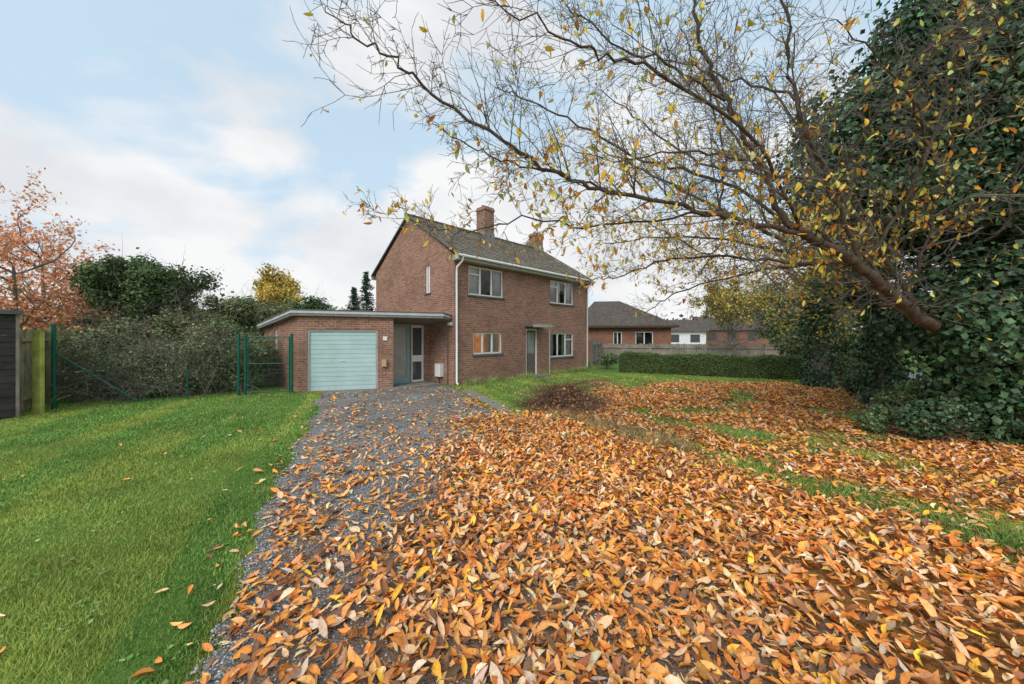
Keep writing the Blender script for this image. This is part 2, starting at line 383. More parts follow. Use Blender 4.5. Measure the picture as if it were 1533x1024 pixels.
N=5000; y=rng.uniform(2,13,N); x=rng.uniform(-6,1,N); k=(x>drive_l(y))&(x<drive_r(y))&(fbm(x+3,y,1.7)>.60); X1.append(x[k]);Y1.append(y[k])
x=np.concatenate(X1);y=np.concatenate(Y1)
k=~((x<-2.5)&(y>11.9+.28*(x+7.1))&(x>-7.3)); x=x[k];y=y[k]; n=len(x)
bf_=band_f(x,y)*(x>2)
blades('grass',x,y,rng.uniform(.014,.04,n)*np.where(x>0,1.4,1)*(1+1.1*bf_)*(.6+.9*fbm(x,y,2.8)),.0016+.0011*np.clip(y,1,9)*rng.uniform(.7,1.2,n),gcols(x,y))
N=9000; y=1.8+8*rng.random(N)**1.2; x=rng.uniform(-1,1,N)*(1.5*y+.5); k=(x<drive_l(y)-.05)&(x>-12)&(fbm(x+5,y+8,2.4)>.52); x=x[k];y=y[k];n=len(x)
leaf_obj('lawn_weeds',np.stack([x,y,rng.uniform(.012,.03,n)],1),frames(np.stack([rng.normal(0,.35,n),rng.normal(0,.35,n),np.ones(n)],1)),rng.uniform(.02,.045,n),np.full(n,.7),rng.uniform(0,.3,n),np.zeros(n),pal(n,[(.13,.27,.05),(.19,.33,.09),(.27,.38,.15)]),M_grass)
fr=Frame((-1.75,12.3),(.40,-.92),(.92,.40)); b=Boxes()
for i in range(6): b.box(fr,i*.62,i*.62+.60,-.02,.38,-.02,.022)
b.obj('concrete_path',M_conc)

# ------------------------------------------------------------ HOUSE
H=empty('brick_house')
P0=(-2.18,13.68); U=np.array([.6947,.7193]); Vv=np.array([-.7193,.6947]); HL=9.33; HD=6.5; TR=3.35; EZ=4.98; RZ=7.22
front=Frame(P0,U,-Vv); gab=Frame(P0,Vv,-U)
far=Frame(np.array(P0)+U*HL,Vv,U); back=Frame(np.array(P0)+Vv*HD,U,Vv)
wins=[(.68,2.60,3.50,4.66),(5.86,7.88,3.50,4.66),(.92,2.52,1.13,2.02),(5.86,7.88,.80,2.02)]
doorh=(4.07,4.86,.06,2.2)
bx=Boxes(); wall(bx,front,HL,-.1,EZ-.02,wins+[doorh])
gw=(1.66,2.0,3.65,4.80)
wall(bx,gab,HD,-.1,EZ-.02,[gw]); wall(bx,far,HD,-.1,EZ-.02,[]); wall(bx,back,HL,-.1,EZ-.02,[])
bx.obj('walls',M_brick,H)
for fr,nm in ((gab,'gable_left'),(far,'gable_right')):
    pts=[fr.w(0,0,EZ-.02),fr.w(HD,0,EZ-.02),fr.w(TR,0,RZ-.06)]
    mesh_np(nm,pts,[[0,1,2]],M_brick,uv=[(0,EZ-.02),(HD,EZ-.02),(TR,RZ-.06)],parent=H)
def roof_slope(name,t0,z0,t1,z1,s0,s1,mat,parent,P=P0,Ud=U,Vd=Vv,courses=19,seg=44):
    fr=Frame(P,Ud,Vd); V=[];Fc=[];UVs=[]
    ln=math.hypot(t1-t0,z1-z0); nz=np.array([-(z1-z0),(t1-t0)])/ln
    if nz[1]<0: nz=-nz
    for i in range(courses):
        a,b=i/courses,(i+1)/courses+.01
        for j in range(seg):
            sa,sb=s0+(s1-s0)*j/seg,s0+(s1-s0)*(j+1)/seg
            r1,r2=.022+rng.normal(0,.005),.004
            def pt(s,f,r): return fr.w(s,t0+(t1-t0)*f+nz[0]*r,z0+(z1-z0)*f+nz[1]*r)
            q=len(V); V+=[pt(sa,a,r1),pt(sb,a,r1),pt(sb,b,r2),pt(sa,b,r2),pt(sa,a,0),pt(sb,a,0)]
            Fc+=[[q,q+1,q+2,q+3],[q+4,q+5,q+1,q]]
            va,vb=i*.22+.0,(i+1)*.22-.01
            UVs+=[(sa+i*.11,va),(sb+i*.11,va),(sb+i*.11,vb),(sa+i*.11,vb)]+[(sa+i*.11,va+.1)]*4
    return mesh_np(name,V,Fc,mat,uv=UVs,parent=parent)
roof_slope('roof_front',-.36,EZ-.06,TR,RZ,-.1,HL+.1,M_tile,H)
roof_slope('roof_back',HD+.36,EZ-.06,TR,RZ,-.1,HL+.1,M_tile,H)
tb=Tubes(); rf=Frame(P0,U,Vv)
for i in range(32):
    s=-.1+i*(HL+.2)/32; tb.add([rf.w(s,TR,RZ-.01),rf.w(s+.285,TR,RZ-.01)],[.092,.085],8)
tb.obj('ridge_tiles',M_tile,H)
b=Boxes()
for s0,s1 in ((-.11,-.005),(HL+.005,HL+.11)):
    for ta,tb_,za,zb in ((-.36,TR,EZ-.06,RZ),(HD+.36,TR,EZ-.06,RZ)):
        b.quad([rf.w(s0,ta,za-.01),rf.w(s1,ta,za-.01),rf.w(s1,tb_,zb-.01),rf.w(s0,tb_,zb-.01)])
        s=s0 if s0<0 else s1
        b.quad([rf.w(s,ta,za-.06),rf.w(s,ta,za+.02),rf.w(s,tb_,zb+.02),rf.w(s,tb_,zb-.06)])
b.obj('verges',M_grey,H)
b=Boxes(); b.box(front,-.1,HL+.1,.005,.30,EZ-.24,EZ-.20); b.box(front,-.11,HL+.11,.30,.325,EZ-.24,EZ-.05); b.box(front,-.1,.0,.0,.30,EZ-.20,EZ-.06)
b.box(back,-.1,HL+.1,.30,.325,EZ-.26,EZ-.05); b.obj('fascia_and_soffit',M_soffit,H)
tb=Tubes(); tb.add([front.w(-.14,.385,EZ-.09),front.w(HL+.14,.385,EZ-.09)],.055,8)
tb.add([front.w(.12,.385,EZ-.12),front.w(.12,.36,EZ-.25),front.w(.05,.09,EZ-.50),front.w(.05,.07,EZ-.7),front.w(.05,.07,.12),front.w(.05,.16,.03)],.042,8)
tb.add([front.w(HL-.3,.385,EZ-.12),front.w(HL-.3,.36,EZ-.25),front.w(HL-.2,.09,EZ-.50),front.w(HL-.2,.07,.1)],.035,8)
tb.obj('gutter_and_downpipes',M_white,H)
def window(fr,h,parent,vm,tm=None,curt=(),inner=M_dark,rec=.05,sill=M_grey):
    s0,s1,z0,z1=h; b=Boxes(); fo,fi=-rec,-rec-.06; w=.065
    b.box(fr,s0,s1,fi,fo,z0,z0+w); b.box(fr,s0,s1,fi,fo,z1-w,z1)
    b.box(fr,s0,s0+w,fi,fo-.002,z0+w,z1-w); b.box(fr,s1-w,s1,fi,fo-.002,z0+w,z1-w)
    for m in vm: c=s0+(s1-s0)*m; b.box(fr,c-.038,c+.038,fi,fo+.006,z0+w,z1-w)
    for (a,c,zf) in (tm or []):
        zz=z0+(z1-z0)*zf; b.box(fr,s0+(s1-s0)*a+.038,s0+(s1-s0)*c-.038,fi,fo+.003,zz-.026,zz+.026)
    b.obj('window_frame',M_white,parent)
    b=Boxes(); b.quad([fr.w(s0,fo-.03,z0),fr.w(s1,fo-.03,z0),fr.w(s1,fo-.03,z1),fr.w(s0,fo-.03,z1)]); b.obj('window_glass',M_glass,parent)
    b=Boxes(); d=-.9; q=lambda a,o,z:fr.w(a,o,z); e=.25
    b.quad([q(s0-e,d,z0-e),q(s1+e,d,z0-e),q(s1+e,d,z1+e),q(s0-e,d,z1+e)])
    for s in (s0-e,s1+e): b.quad([q(s,d,z0-e),q(s,-.14,z0-e),q(s,-.14,z1+e),q(s,d,z1+e)])
    for z in (z0-e,z1+e): b.quad([q(s0-e,d,z),q(s1+e,d,z),q(s1+e,-.14,z),q(s0-e,-.14,z)])
    b.obj('room',inner,parent)
    for (a,c) in curt:
        n=28; ss_=np.linspace(s0+(s1-s0)*a,s0+(s1-s0)*c,n); V=[];Fc=[]
        for i,sv in enumerate(ss_):
            o=-.17+.025*math.sin(i*1.3)+.008*rng.normal(); V+=[fr.w(sv,o,z0),fr.w(sv,o,z1)]
        for i in range(n-1): Fc.append([2*i,2*i+2,2*i+3,2*i+1])
        mesh_np('curtain',V,Fc,M_curtain,parent=parent,smooth=True)
    b=Boxes(); b.box(fr,s0-.06,s1+.06,-rec,.05,z0-.06,z0); b.obj('sill',sill,parent)
window(front,wins[0],H,[.33,.66],[(0,.33,.72)],[(0,.34),(.76,1)])
window(front,wins[1],H,[.33,.66],[(0,.33,.72)],[(0,.5),(.72,1)])
window(front,wins[2],H,[.33,.66],[],[(.52,.95)],inner=M_lit)
window(front,wins[3],H,[.33,.66],[(.66,1,.72)],[(0,.22),(.6,1)])
window(gab,gw,H,[],[],[(0,1)])
b=Boxes(); s0,s1,z0,z1=doorh
b.box(front,s0+.05,s1-.05,-.10,-.06,.06,2.15); b.box(front,s0+.2,s1-.2,-.06,-.045,.2,.95); b.obj('front_door',M_darkwood,H)
b=Boxes(); b.box(front,s0,s0+.06,-.11,-.02,.06,2.2); b.box(front,s1-.06,s1,-.11,-.02,.06,2.2); b.box(front,s0+.06,s1-.06,-.11,-.02,2.13,2.2); b.obj('front_door_frame',M_white,H)
b=Boxes(); b.box(front,s0+.17,s1-.17,-.06,-.05,1.05,2.05); b.obj('front_door_glass',plain('door_glass',(.26,.28,.28),.12,.2,3,.7),H)
b=Boxes(); b.box(front,3.95,5.3,.005,.55,2.30,2.38); b.obj('porch_canopy',M_grey,H)
b=Boxes(); b.box(front,3.93,5.32,.55,.57,2.27,2.40); b.box(front,5.15,5.19,.49,.53,0,2.3); b.obj('canopy_fascia',M_soffit,H)
b=Boxes(); b.box(front,3.9,5.0,.0,.7,-.05,.06); b.obj('doorstep',M_conc,H)
def chimney(sc,top,sz,sd,nm):
    fr=Frame(np.array(P0)+U*sc+Vv*TR,U,-Vv); b=Boxes()
    b.box(fr,-sz/2,sz/2,-sd/2,sd/2,RZ-.9,top-.2); b.box(fr,-sz/2-.035,sz/2+.035,-sd/2-.035,sd/2+.035,top-.2,top-.08); b.box(fr,-sz/2,sz/2,-sd/2,sd/2,top-.08,top)
    b.obj(nm,M_brick,H)
    b=Boxes(); b.box(fr,-sz/2-.03,sz/2+.03,-sd/2-.03,sd/2+.03,RZ-.45,RZ+.10); b.obj(nm+'_flashing',M_lead,H)
    t=Tubes(); 
    for k in (-.2,.2): t.add([fr.w(k*sz*1.3,0,top-.02),fr.w(k*sz*1.3,0,top+.12)],[.09,.075],10)
    t.obj(nm+'_pots',M_pot,H)
chimney(4.55,8.68,.66,.66,'chimney'); chimney(8.75,8.15,.6,.6,'chimney_far')
# ---- garage
G=H
A=np.array([-7.12,12.02]); E=np.array([-4.23,12.86]); g=(E-A)/np.linalg.norm(E-A); gn=np.array([g[1],-g[0]])
B=np.array([-10.15,14.78]); LW=np.linalg.norm(E-A); gf=Frame(A,g,gn)
Ap,Bp,Dp,Cp=[(-7.25,11.86),(-10.38,14.72),(-2.53,13.22),(-5.6,17.4)]
zz=np.linalg.solve(np.array([[*Ap,1],[*Bp,1],[*Dp,1]]),np.array([2.77,2.37,2.73])); rz=lambda p:float(zz[0]*p[0]+zz[1]*p[1]+zz[2])
gd=(.256,2.487,.02,2.1)
bx=Boxes(); wall(bx,gf,LW,-.1,2.62,[gd],.15)
sd=(B-A)/np.linalg.norm(B-A); sn=np.array([-sd[1],sd[0]]); 
if sn[0]>0: sn=-sn
SLn=np.linalg.norm(B-A); sf=Frame(A,sd,sn)
wall(bx,sf,SLn,-.1,2.14,[(2.3,2.75,1.35,2.1)],.1)
bx.quad([sf.w(0,0,2.14),sf.w(SLn,0,2.14),sf.w(SLn,0,rz(B)-.15),sf.w(0,0,rz(A)-.15)],[(0,2.14),(SLn,2.14),(SLn,rz(B)-.15),(0,rz(A)-.15)])
E2=np.array([-4.62,13.50]); G1=np.array([-3.40,14.86]); pl=np.linalg.norm(E2-E); pf=Frame(E,E2-E,(1,.2)); wall(bx,pf,pl,-.1,2.62,[])
rl=np.linalg.norm(G1-E2); pr=Frame(E2,G1-E2,((G1-E2)[1],-(G1-E2)[0])); wall(bx,pr,rl,-.1,2.62,[(.03,.92,.0,2.3),(.98,1.55,.0,2.3)],.1)
bx.obj('garage_walls',M_brick,G)
window(sf,(2.3,2.75,1.35,2.1),G,[],[])
poly=[Ap,Dp,(-2.35,13.80),Cp,Bp]
def slab(name,zo0,zo1,mat,grow_=0.):
    cen=np.mean(np.array(poly),0); V=[]
    P=[np.array(p)+(np.array(p)-cen)/np.linalg.norm(np.array(p)-cen)*grow_ for p in poly]
    for zo in (zo0,zo1):
        for p in P: V.append((p[0],p[1],rz(p)+zo))
    n=len(P); me=bpy.data.meshes.new(name); me.from_pydata([tuple(map(float,v)) for v in V],[],[list(range(n)),list(range(n,2*n))]+[[i,(i+1)%n,(i+1)%n+n,i+n] for i in range(n)]); me.materials.append(mat)
    return link(bpy.data.objects.new(name,me),G)
slab('garage_soffit',-.21,-.13,plain('timber_fascia',(.22,.21,.20),.7,.2)); slab('garage_fascia',-.13,-.04,plain('fascia_grey_white',(.50,.53,.54),.6,.12,3),.03); slab('garage_roof_felt',-.04,.0,M_felt,.05)
b=Boxes(); s0,s1,z0,z1=gd; nb=13; hh=(z1-.05-z0)/nb
for i in range(nb):
    za=z0+i*hh; b.box(gf,s0+.07,s1-.07,-.10,-.068,za,za+hh-.012); b.box(gf,s0+.07,s1-.07,-.10,-.085,za+hh-.012,za+hh)
b.box(gf,(s0+s1)/2-.06,(s0+s1)/2+.06,-.068,-.05,1.0,1.03)
b.obj('garage_door',M_door,G)
b=Boxes(); b.box(gf,s0,s0+.07,-.12,-.03,z0,z1); b.box(gf,s1-.07,s1,-.12,-.03,z0,z1); b.box(gf,s0+.07,s1-.07,-.12,-.03,z1-.07,z1); b.obj('garage_door_frame',M_soffit,G)
b=Boxes()
for a,c in ((.03,.10),(.85,.92)): b.box(pr,a,c,-.09,-.02,.0,2.3)
b.box(pr,.10,.85,-.09,-.02,2.2,2.3); b.box(pr,.10,.85,-.08,-.025,.0,.22); b.box(pr,.10,.16,-.08,-.03,.22,2.2); b.box(pr,.79,.85,-.08,-.03,.22,2.2); b.obj('side_door',M_frameaq,G)
b=Boxes(); b.quad([pr.w(.1,-.06,.1),pr.w(.85,-.06,.1),pr.w(.85,-.06,2.25),pr.w(.1,-.06,2.25)]); b.obj('side_door_glass',plain('ribbed_glass',(.40,.39,.35),.2,.15,3,.6),G)
b=Boxes()
for a,c in ((.98,1.04),(1.49,1.55)): b.box(pr,a,c,-.09,-.02,.0,2.3)
b.box(pr,1.04,1.49,-.09,-.02,2.2,2.3); b.box(pr,1.04,1.49,-.08,-.03,.0,.12); b.box(pr,1.04,1.49,-.08,-.03,.85,1.1); b.box(pr,.92,.98,-.09,-.03,0,2.3)
b.obj('porch_screen',M_white,G)
b=Boxes(); b.quad([pr.w(1.0,-.07,.1),pr.w(1.53,-.07,.1),pr.w(1.53,-.07,2.25),pr.w(1.0,-.07,2.25)]); b.obj('porch_screen_glass',plain('dark_glass',(.08,.09,.10),.1,.2,3,.6),G)
b=Boxes(); b.box(gab,.72,1.08,.0,.16,.28,.78); b.obj('meter_box',M_white,H)
b=Boxes(); b.box(gf,2.66,2.80,.0,.02,1.72,1.86); b.obj('number_plate',M_white,G)
b=Boxes(); b.box(gf,2.62,2.78,.0,.10,.8,1.05); b.obj('letter_box',plain('brass_box',(.5,.36,.2),.5,.2),G)
b=Boxes(); fr=Frame((-4.2,13.0),U,-Vv); b.box(fr,-.2,1.6,-1.4,.5,-.05,.05); b.obj('porch_step',M_conc,G)
t=Tubes(); t.add([gab.w(.95,.06,.28),gab.w(.95,.06,.0)],.025,6); t.add([gab.w(.4,.04,.0),gab.w(.4,.04,1.9)],.02,6); t.obj('pipes',M_grey,H)
b=Boxes(); b.box(gab,.12,.32,.0,.1,2.28,2.4); b.obj('porch_lamp',M_white,H)

# ------------------------------------------------------------ bungalow
Bn=empty('brick_bungalow')
bu=np.array([1.,-.18]); bu/=np.linalg.norm(bu); bv=np.array([-bu[1],bu[0]])
bP=np.array([5.6,31.0]); bf=Frame(bP,bu,-bv); Lb=7.6; Db=7.0
b=Boxes(); wall(b,bf,Lb,-.1,2.75,[(3.0,3.7,.9,2.2),(4.8,6.2,.9,2.2)]); wall(b,Frame(bP+bu*Lb,bv,bu),Db,-.1,2.75,[]); wall(b,Frame(bP,bv,-bu),Db,-.1,2.75,[]); b.obj('walls',M_brick2,Bn)
for h in ((3.0,3.7,.9,2.2),(4.8,6.2,.9,2.2)): window(bf,h,Bn,[.5],[],[])
e=.5; q=lambda s,t_,z: bf.P+bf.u*s+np.array([bv[0],bv[1],0])*t_+np.array([0,0,z])
r1,r2=1.6,3.9; zr=5.1
V=[q(-e,-e,2.7),q(Lb+e,-e,2.7),q(Lb+e,Db+e,2.7),q(-e,Db+e,2.7),q(r1,Db/2,zr),q(r2,Db/2,zr)]
sl=4.7
me_uv=[(-e,0),(Lb+e,0),(r2,sl),(r1,sl), (0,0),(8,0),(4,sl),(4,sl),(-e,0),(Lb+e,0),(r2,sl),(r1,sl),(0,0),(8,0),(4,sl),(4,sl)]
V2=[V[0],V[1],V[5],V[4], V[1],V[2],V[5],V[5]+np.array([0,.01,0]), V[2],V[3],V[4],V[5], V[3],V[0],V[4],V[4]+np.array([0,.01,0])]
mesh_np('roof',V2,np.arange(16).reshape(4,4),M_tile2,uv=me_uv,parent=Bn)
b=Boxes(); b.box(bf,-e,Lb+e,e-.03,e,2.55,2.72); b.box(Frame(bP+bu*Lb,bv,bu),-e,Db+e,e-.03,e,2.55,2.72); b.obj('fascia',plain('brown_fascia',(.08,.05,.04)),Bn)
def cottage(name,P,ud,L,D,ez,rzv,wm,rm):
    C=empty(name); u=np.array(ud,float)/math.hypot(*ud); v=np.array([-u[1],u[0]]); fr=Frame(P,u,-v); b=Boxes(); b.box(fr,0,L,-D,0,-.1,ez); b.obj('walls',wm,C)
    w=lambda s,t_,z: fr.w(s,-t_,z)
    V=[w(-.3,-.4,ez-.1),w(L+.3,-.4,ez-.1),w(L+.3,D/2,rzv),w(-.3,D/2,rzv),w(-.3,D+.4,ez-.1),w(L+.3,D+.4,ez-.1),w(L+.3,D/2+.001,rzv),w(-.3,D/2+.001,rzv)]
    mesh_np('roof',V,[[0,1,2,3],[4,5,6,7]],rm,uv=[(0,0),(L,0),(L,4),(0,4)]*2,parent=C)
    for s in (0,L): mesh_np('gable',[w(s,0,ez),w(s,D,ez),w(s,D/2,rzv-.05)],[[0,1,2]],wm,parent=C)
    b=Boxes()
    for k in np.arange(1.,L-1,2.4): b.box(fr,k,k+1.1,.0,.02,ez-1.5,ez-.5)
    b.obj('windows',M_dark,C)
cottage('white_cottage',(19.5,47),(1,-.3),5.2,6,2.5,4.0,M_white,M_tile2)
cottage('brick_cottage',(26,50),(1,-.3),12,6,2.7,4.6,M_brick2,M_tile2)

# ------------------------------------------------------------ fences
def board_fence(name,P,Q,h,wm,bw=.1,gap=.012,post=1.8):
    Fo=empty(name); P=np.array(P,float);Q=np.array(Q,float); L=np.linalg.norm(Q-P); u=(Q-P)/L; fr=Frame(P,u,(u[1],-u[0])); b=Boxes()
    s=0
    while s<L: b.box(fr,s,s+bw,0,.02+.012*rng.random(),.03,h+rng.normal(0,.012)); s+=bw+gap
    b.obj('boards',wm,Fo); b=Boxes()
    for s in np.arange(0,L+.01,post): b.box(fr,s-.05,s+.05,.03,.12,0,h+.04)
    for z in (.3,h-.3): b.box(fr,0,L,-.04,-.005,z,z+.08); b.box(fr,0,L,.035,.09,z,z+.08)
    b.obj('posts_and_rails',wm,Fo)
M_fw=plain('weathered_fence',(.27,.235,.20),.9,.4,2.5); M_fw2=plain('mossy_fence',(.27,.25,.13),.9,.45,3)
board_fence('wooden_fence',(6.2,26.2),(20.0,23.2),1.3,M_fw,.14)
board_fence('wooden_fence',(4.6,21.2),(6.4,26.0),1.6,M_fw,.14)
board_fence('wooden_fence',(-11.85,8.55),(-15.2,13.0),2.05,M_fw2,.13)
board_fence('wooden_fence',(-15.2,13.0),(-24,16.5),1.95,M_fw2,.12)
S=empty('timber_shed')
M_sh=plain('black_timber',(.05,.046,.042),.8,.35,5)
fr=Frame((-11.35,8.25),(-.5,-.85),(.85,-.5)); b=Boxes()
for i in range(15): b.box(fr,0,2.0,-2.0,-.02+.012*(i%2),.05+i*.155,.05+i*.155+.15)
b.obj('cladding',M_sh,S); b=Boxes(); b.box(fr,-.10,2.1,-2.1,.08,2.38,2.47); b.obj('roof',M_felt,S)
b=Boxes(); b.box(fr,-.05,.0,-.08,.0,0,2.4); b.obj('corner_post',M_fw,S)
CF=empty('chain_link_fence'); P=np.array([-11.75,9.25]); Q=np.array([-8.60,11.35]); L=np.linalg.norm(Q-P); u=(Q-P)/L; fr=Frame(P,u,(u[1],-u[0])); t=Tubes()
for s,r,h in ((0,.045,2.2),(L,.045,1.95),(L*.68,.02,.95)): t.add([fr.w(s,0,0),fr.w(s,0,h)],r,8)
t.add([fr.w(0.02,0,1.45),fr.w(1.55,0.02,.05)],.022,6)
for z in (.06,1.,1.75): t.add([fr.w(0,0,z),fr.w(L,0,z)],.004,3)
for k in np.arange(-1.7,L,.09):
    for sg in (1,-1):
        a0,a1=(k,k+1.7) if sg==1 else (k+1.7,k); pa,pb=np.array([a0,.06]),np.array([a1,1.76]); d=(pb-pa)
        t0=max(0,min((0-pa[0])/d[0],(L-pa[0])/d[0])); t1=min(1,max((0-pa[0])/d[0],(L-pa[0])/d[0]))
        if t1>t0: p_,q_=pa+d*t0,pa+d*t1; t.add([fr.w(p_[0],0,p_[1]),fr.w(q_[0],0,q_[1])],.0016,3)
t.obj('posts_and_mesh',M_green,CF)
GT=empty('metal_gate'); P=np.array([-8.42,11.4]); Q=np.array([-7.10,11.62]); L=np.linalg.norm(Q-P); u=(Q-P)/L; fr=Frame(P,u,(u[1],-u[0])); t=Tubes()
t.add([fr.w(0,0,0),fr.w(0,0,1.95)],.04,8); t.add([fr.w(L,0,0),fr.w(L,0,1.95)],.05,8)
for z in (.1,1.0,1.85): t.add([fr.w(.07,0,z),fr.w(L-.07,0,z)],.018,6)
for s in (.07,L-.07): t.add([fr.w(s,0,.1),fr.w(s,0,1.85)],.018,6)
for s in np.arange(.12,L-.1,.055): t.add([fr.w(s,0,.1),fr.w(s,0,1.85)],.003,3)
for z in np.arange(.2,1.85,.2): t.add([fr.w(.07,0,z),fr.w(L-.07,0,z)],.003,3)
t.obj('frame_and_bars',M_green,GT)
b=Boxes(); b.box(Frame((-11.45,8.75),(1,.1),(.1,-1)),-.06,.10,0,.1,0,2.0); b.obj('fence_post',plain('yellow_lichen_post',(.40,.40,.10),.9,.35,4))

# ------------------------------------------------------------ vegetation
def foliage(name,clumps,n,size,palette,w=None,parent=None,mat=None,flat=.85,ratio=.7,inner=.35,jit=.22,droop=0):
    clumps=np.array(clumps,float); vol=clumps[:,3]**2; idx=rng.choice(len(clumps),n,p=vol/vol.sum())
    d=rng.normal(0,1,(n,3)); d/=np.linalg.norm(d,axis=1,keepdims=True)
    rr=clumps[idx,3]*(inner+(1.06-inner)*rng.random(n)**.45)
    rr=rr*np.where(rng.random(n)<.16,rng.uniform(1,1.5,n),1)
    lump=1+.22*np.sin(d[:,0]*5+idx)+.18*np.sin(d[:,2]*7+idx*2)
    P=clumps[idx,:3]+d*(rr*lump)[:,None]*np.array([1,1,flat])
    P[:,2]=np.maximum(P[:,2],.02)
    nr=d+rng.normal(0,.6,(n,3))+np.array([0,0,.25]); tan=rng.normal(0,1,(n,3)); tan[:,2]-=droop
    c=pal(n,palette,w,jit); br=(rng.random(len(clumps))*.6+.7)[idx][:,None]; c=c*br
    return leaf_obj(name,P,frames(nr,tan),size*rng.uniform(.6,1.35,n),np.full(n,ratio)*rng.uniform(.8,1.2,n),rng.uniform(-.1,.5,n),rng.uniform(-.1,.1,n),c,mat or M_leaf,parent=parent)
def clumps_in(c,r,n,cr,shell=.6):
    d=rng.normal(0,1,(n,3)); d/=np.linalg.norm(d,axis=1,keepdims=True)
    P=np.array(c)+d*np.array(r)*(shell+(1-shell)*rng.random((n,1)))
    return np.hstack([P,rng.uniform(cr[0],cr[1],(n,1))])
GREEN=[(.085,.145,.055),(.12,.19,.065),(.16,.23,.085),(.06,.10,.04)]
OLIVE=[(.19,.21,.09),(.23,.23,.11),(.13,.16,.07),(.28,.23,.14)]
YEL=[(.72,.53,.08),(.6,.48,.11),(.46,.44,.12),(.75,.42,.06)]
T=empty('magnolia_tree'); tb=Tubes(); tw=Tubes(); tips=[]
limbs=[
 ([(8.9,6.9,0),(8.8,6.85,.9),(8.5,6.7,1.5),(7.7,6.35,1.95),(6.88,6.0,2.12),(6.1,5.8,2.55),(5.43,5.6,2.96),(4.7,5.4,3.25),(4.18,5.2,3.36),(3.91,5.1,3.45)],.13,.045),
 ([(4.18,5.2,3.36),(3.3,4.95,3.44),(2.61,4.8,3.54),(1.37,4.5,3.67),(.576,4.2,3.76),(-.12,4.0,4.08),(-.82,3.8,4.45),(-1.17,3.6,4.65),(-1.53,3.5,4.83),(-1.76,3.4,5.0)],.036,.005),
 ([(3.91,5.1,3.45),(3.42,5.0,4.33),(2.89,4.9,5.09),(2.52,4.8,5.74),(2.34,4.7,6.53)],.042,.018),
 ([(5.43,5.6,2.96),(4.65,5.3,4.18),(4.08,5.2,5.29),(3.91,5.1,6.17),(3.7,5,7)],.036,.014),
 ([(4.18,5.2,3.36),(3.26,5.6,4.31),(2.08,5.8,4.71),(.90,5.8,5.4),(.1,5.8,5.75),(-.3,5.8,5.9)],.028,.006),
 ([(1.37,4.5,3.67),(.6,4.4,3.85),(-.05,4.3,3.99),(-.5,4.2,4.1),(-.92,4.2,4.36)],.016,.005),
 ([(2.61,4.8,3.54),(1.24,5,3.42),(.13,5,3.50),(-.70,5,3.32),(-1.2,4.8,3.38),(-1.75,4.6,3.47)],.016,.003),
 ([(4.18,5.2,3.36),(3.0,4.4,4.2),(1.51,3.8,4.66),(.9,3.6,4.7),(.40,3.4,4.78),(-.27,3.2,4.9)],.024,.005),
 ([(5.43,5.6,2.96),(5.7,5.4,3.6),(5.91,5.2,4.33),(6.06,5,5.44),(5.99,4.8,6.4)],.028,.012),
 ([(4.65,5.3,4.18),(4.8,4.6,4.90),(4.93,4.2,5.34),(5.44,4,5.62)],.02,.007),
 ([(7.5,6.4,1.95),(6.3,7.3,3.4),(4.6,8,4.7),(3.2,8.3,5.6),(2.1,8.4,6.2)],.055,.012),
 ([(6.3,7.3,3.4),(5,8.6,4.2),(3.6,9.2,4.4),(2.4,9.4,4.3)],.036,.01),
 ([(7.3,6.4,2.2),(6.6,6.8,4),(6,7.2,5.6),(5.2,7.4,7.2)],.05,.015),
 ([(4.65,5.3,4.18),(3.6,6.4,4.9),(2.6,6.8,5.8),(1.7,6.9,6.6)],.028,.008),
 ([(5.43,5.6,2.96),(4.4,6.6,3.3),(3.2,7.0,3.4),(2.2,7.2,3.1),(1.5,7.3,3.0)],.03,.007),
 ([(2.89,4.9,5.09),(2.1,4.6,5.3),(1.2,4.4,5.5),(.5,4.2,5.9)],.02,.006),
 ([(6.2,5.9,2.5),(5.2,6.3,3.9),(4.2,6.6,5.3),(3.6,6.8,6.8)],.04,.012),
 ([(6.2,5.9,2.5),(6.0,6.6,3.2),(5.0,7.6,3.2),(3.9,8.4,2.9),(3.2,8.8,2.4)],.035,.008),
 ([(6.6,6.1,2.4),(6.5,5.6,3.6),(6.3,5.2,4.8),(6.0,4.8,6.2)],.02,.008),
 ([(6.3,5.2,4.8),(6.2,4.6,5.0),(5.7,4.1,5.1),(4.9,3.7,5.2)],.016,.005),
 ([(5.91,5.2,4.33),(5.2,4.6,4.6),(4.4,4.2,5.0),(3.6,4.0,5.4)],.02,.006),
 ([(3.42,5.0,4.33),(2.5,5.3,4.6),(1.6,5.6,4.6),(.7,5.6,4.9)],.02,.006),
 ([(4.6,8,4.7),(4.2,7.2,5.6),(3.4,6.4,6.4),(2.8,6,7)],.025,.007),
 ([(5,8.6,4.2),(4.4,8.0,3.7),(3.4,7.4,3.9),(2.4,7.0,4.2)],.022,.006),
 ([(4.08,5.2,5.29),(3.4,5.6,5.9),(2.6,5.8,6.3),(1.6,5.8,6.9)],.02,.006),
 ([(6.1,5.8,2.6),(5.6,6.2,4.0),(5.0,6.2,5.4),(4.7,6.0,6.9)],.03,.010),
]
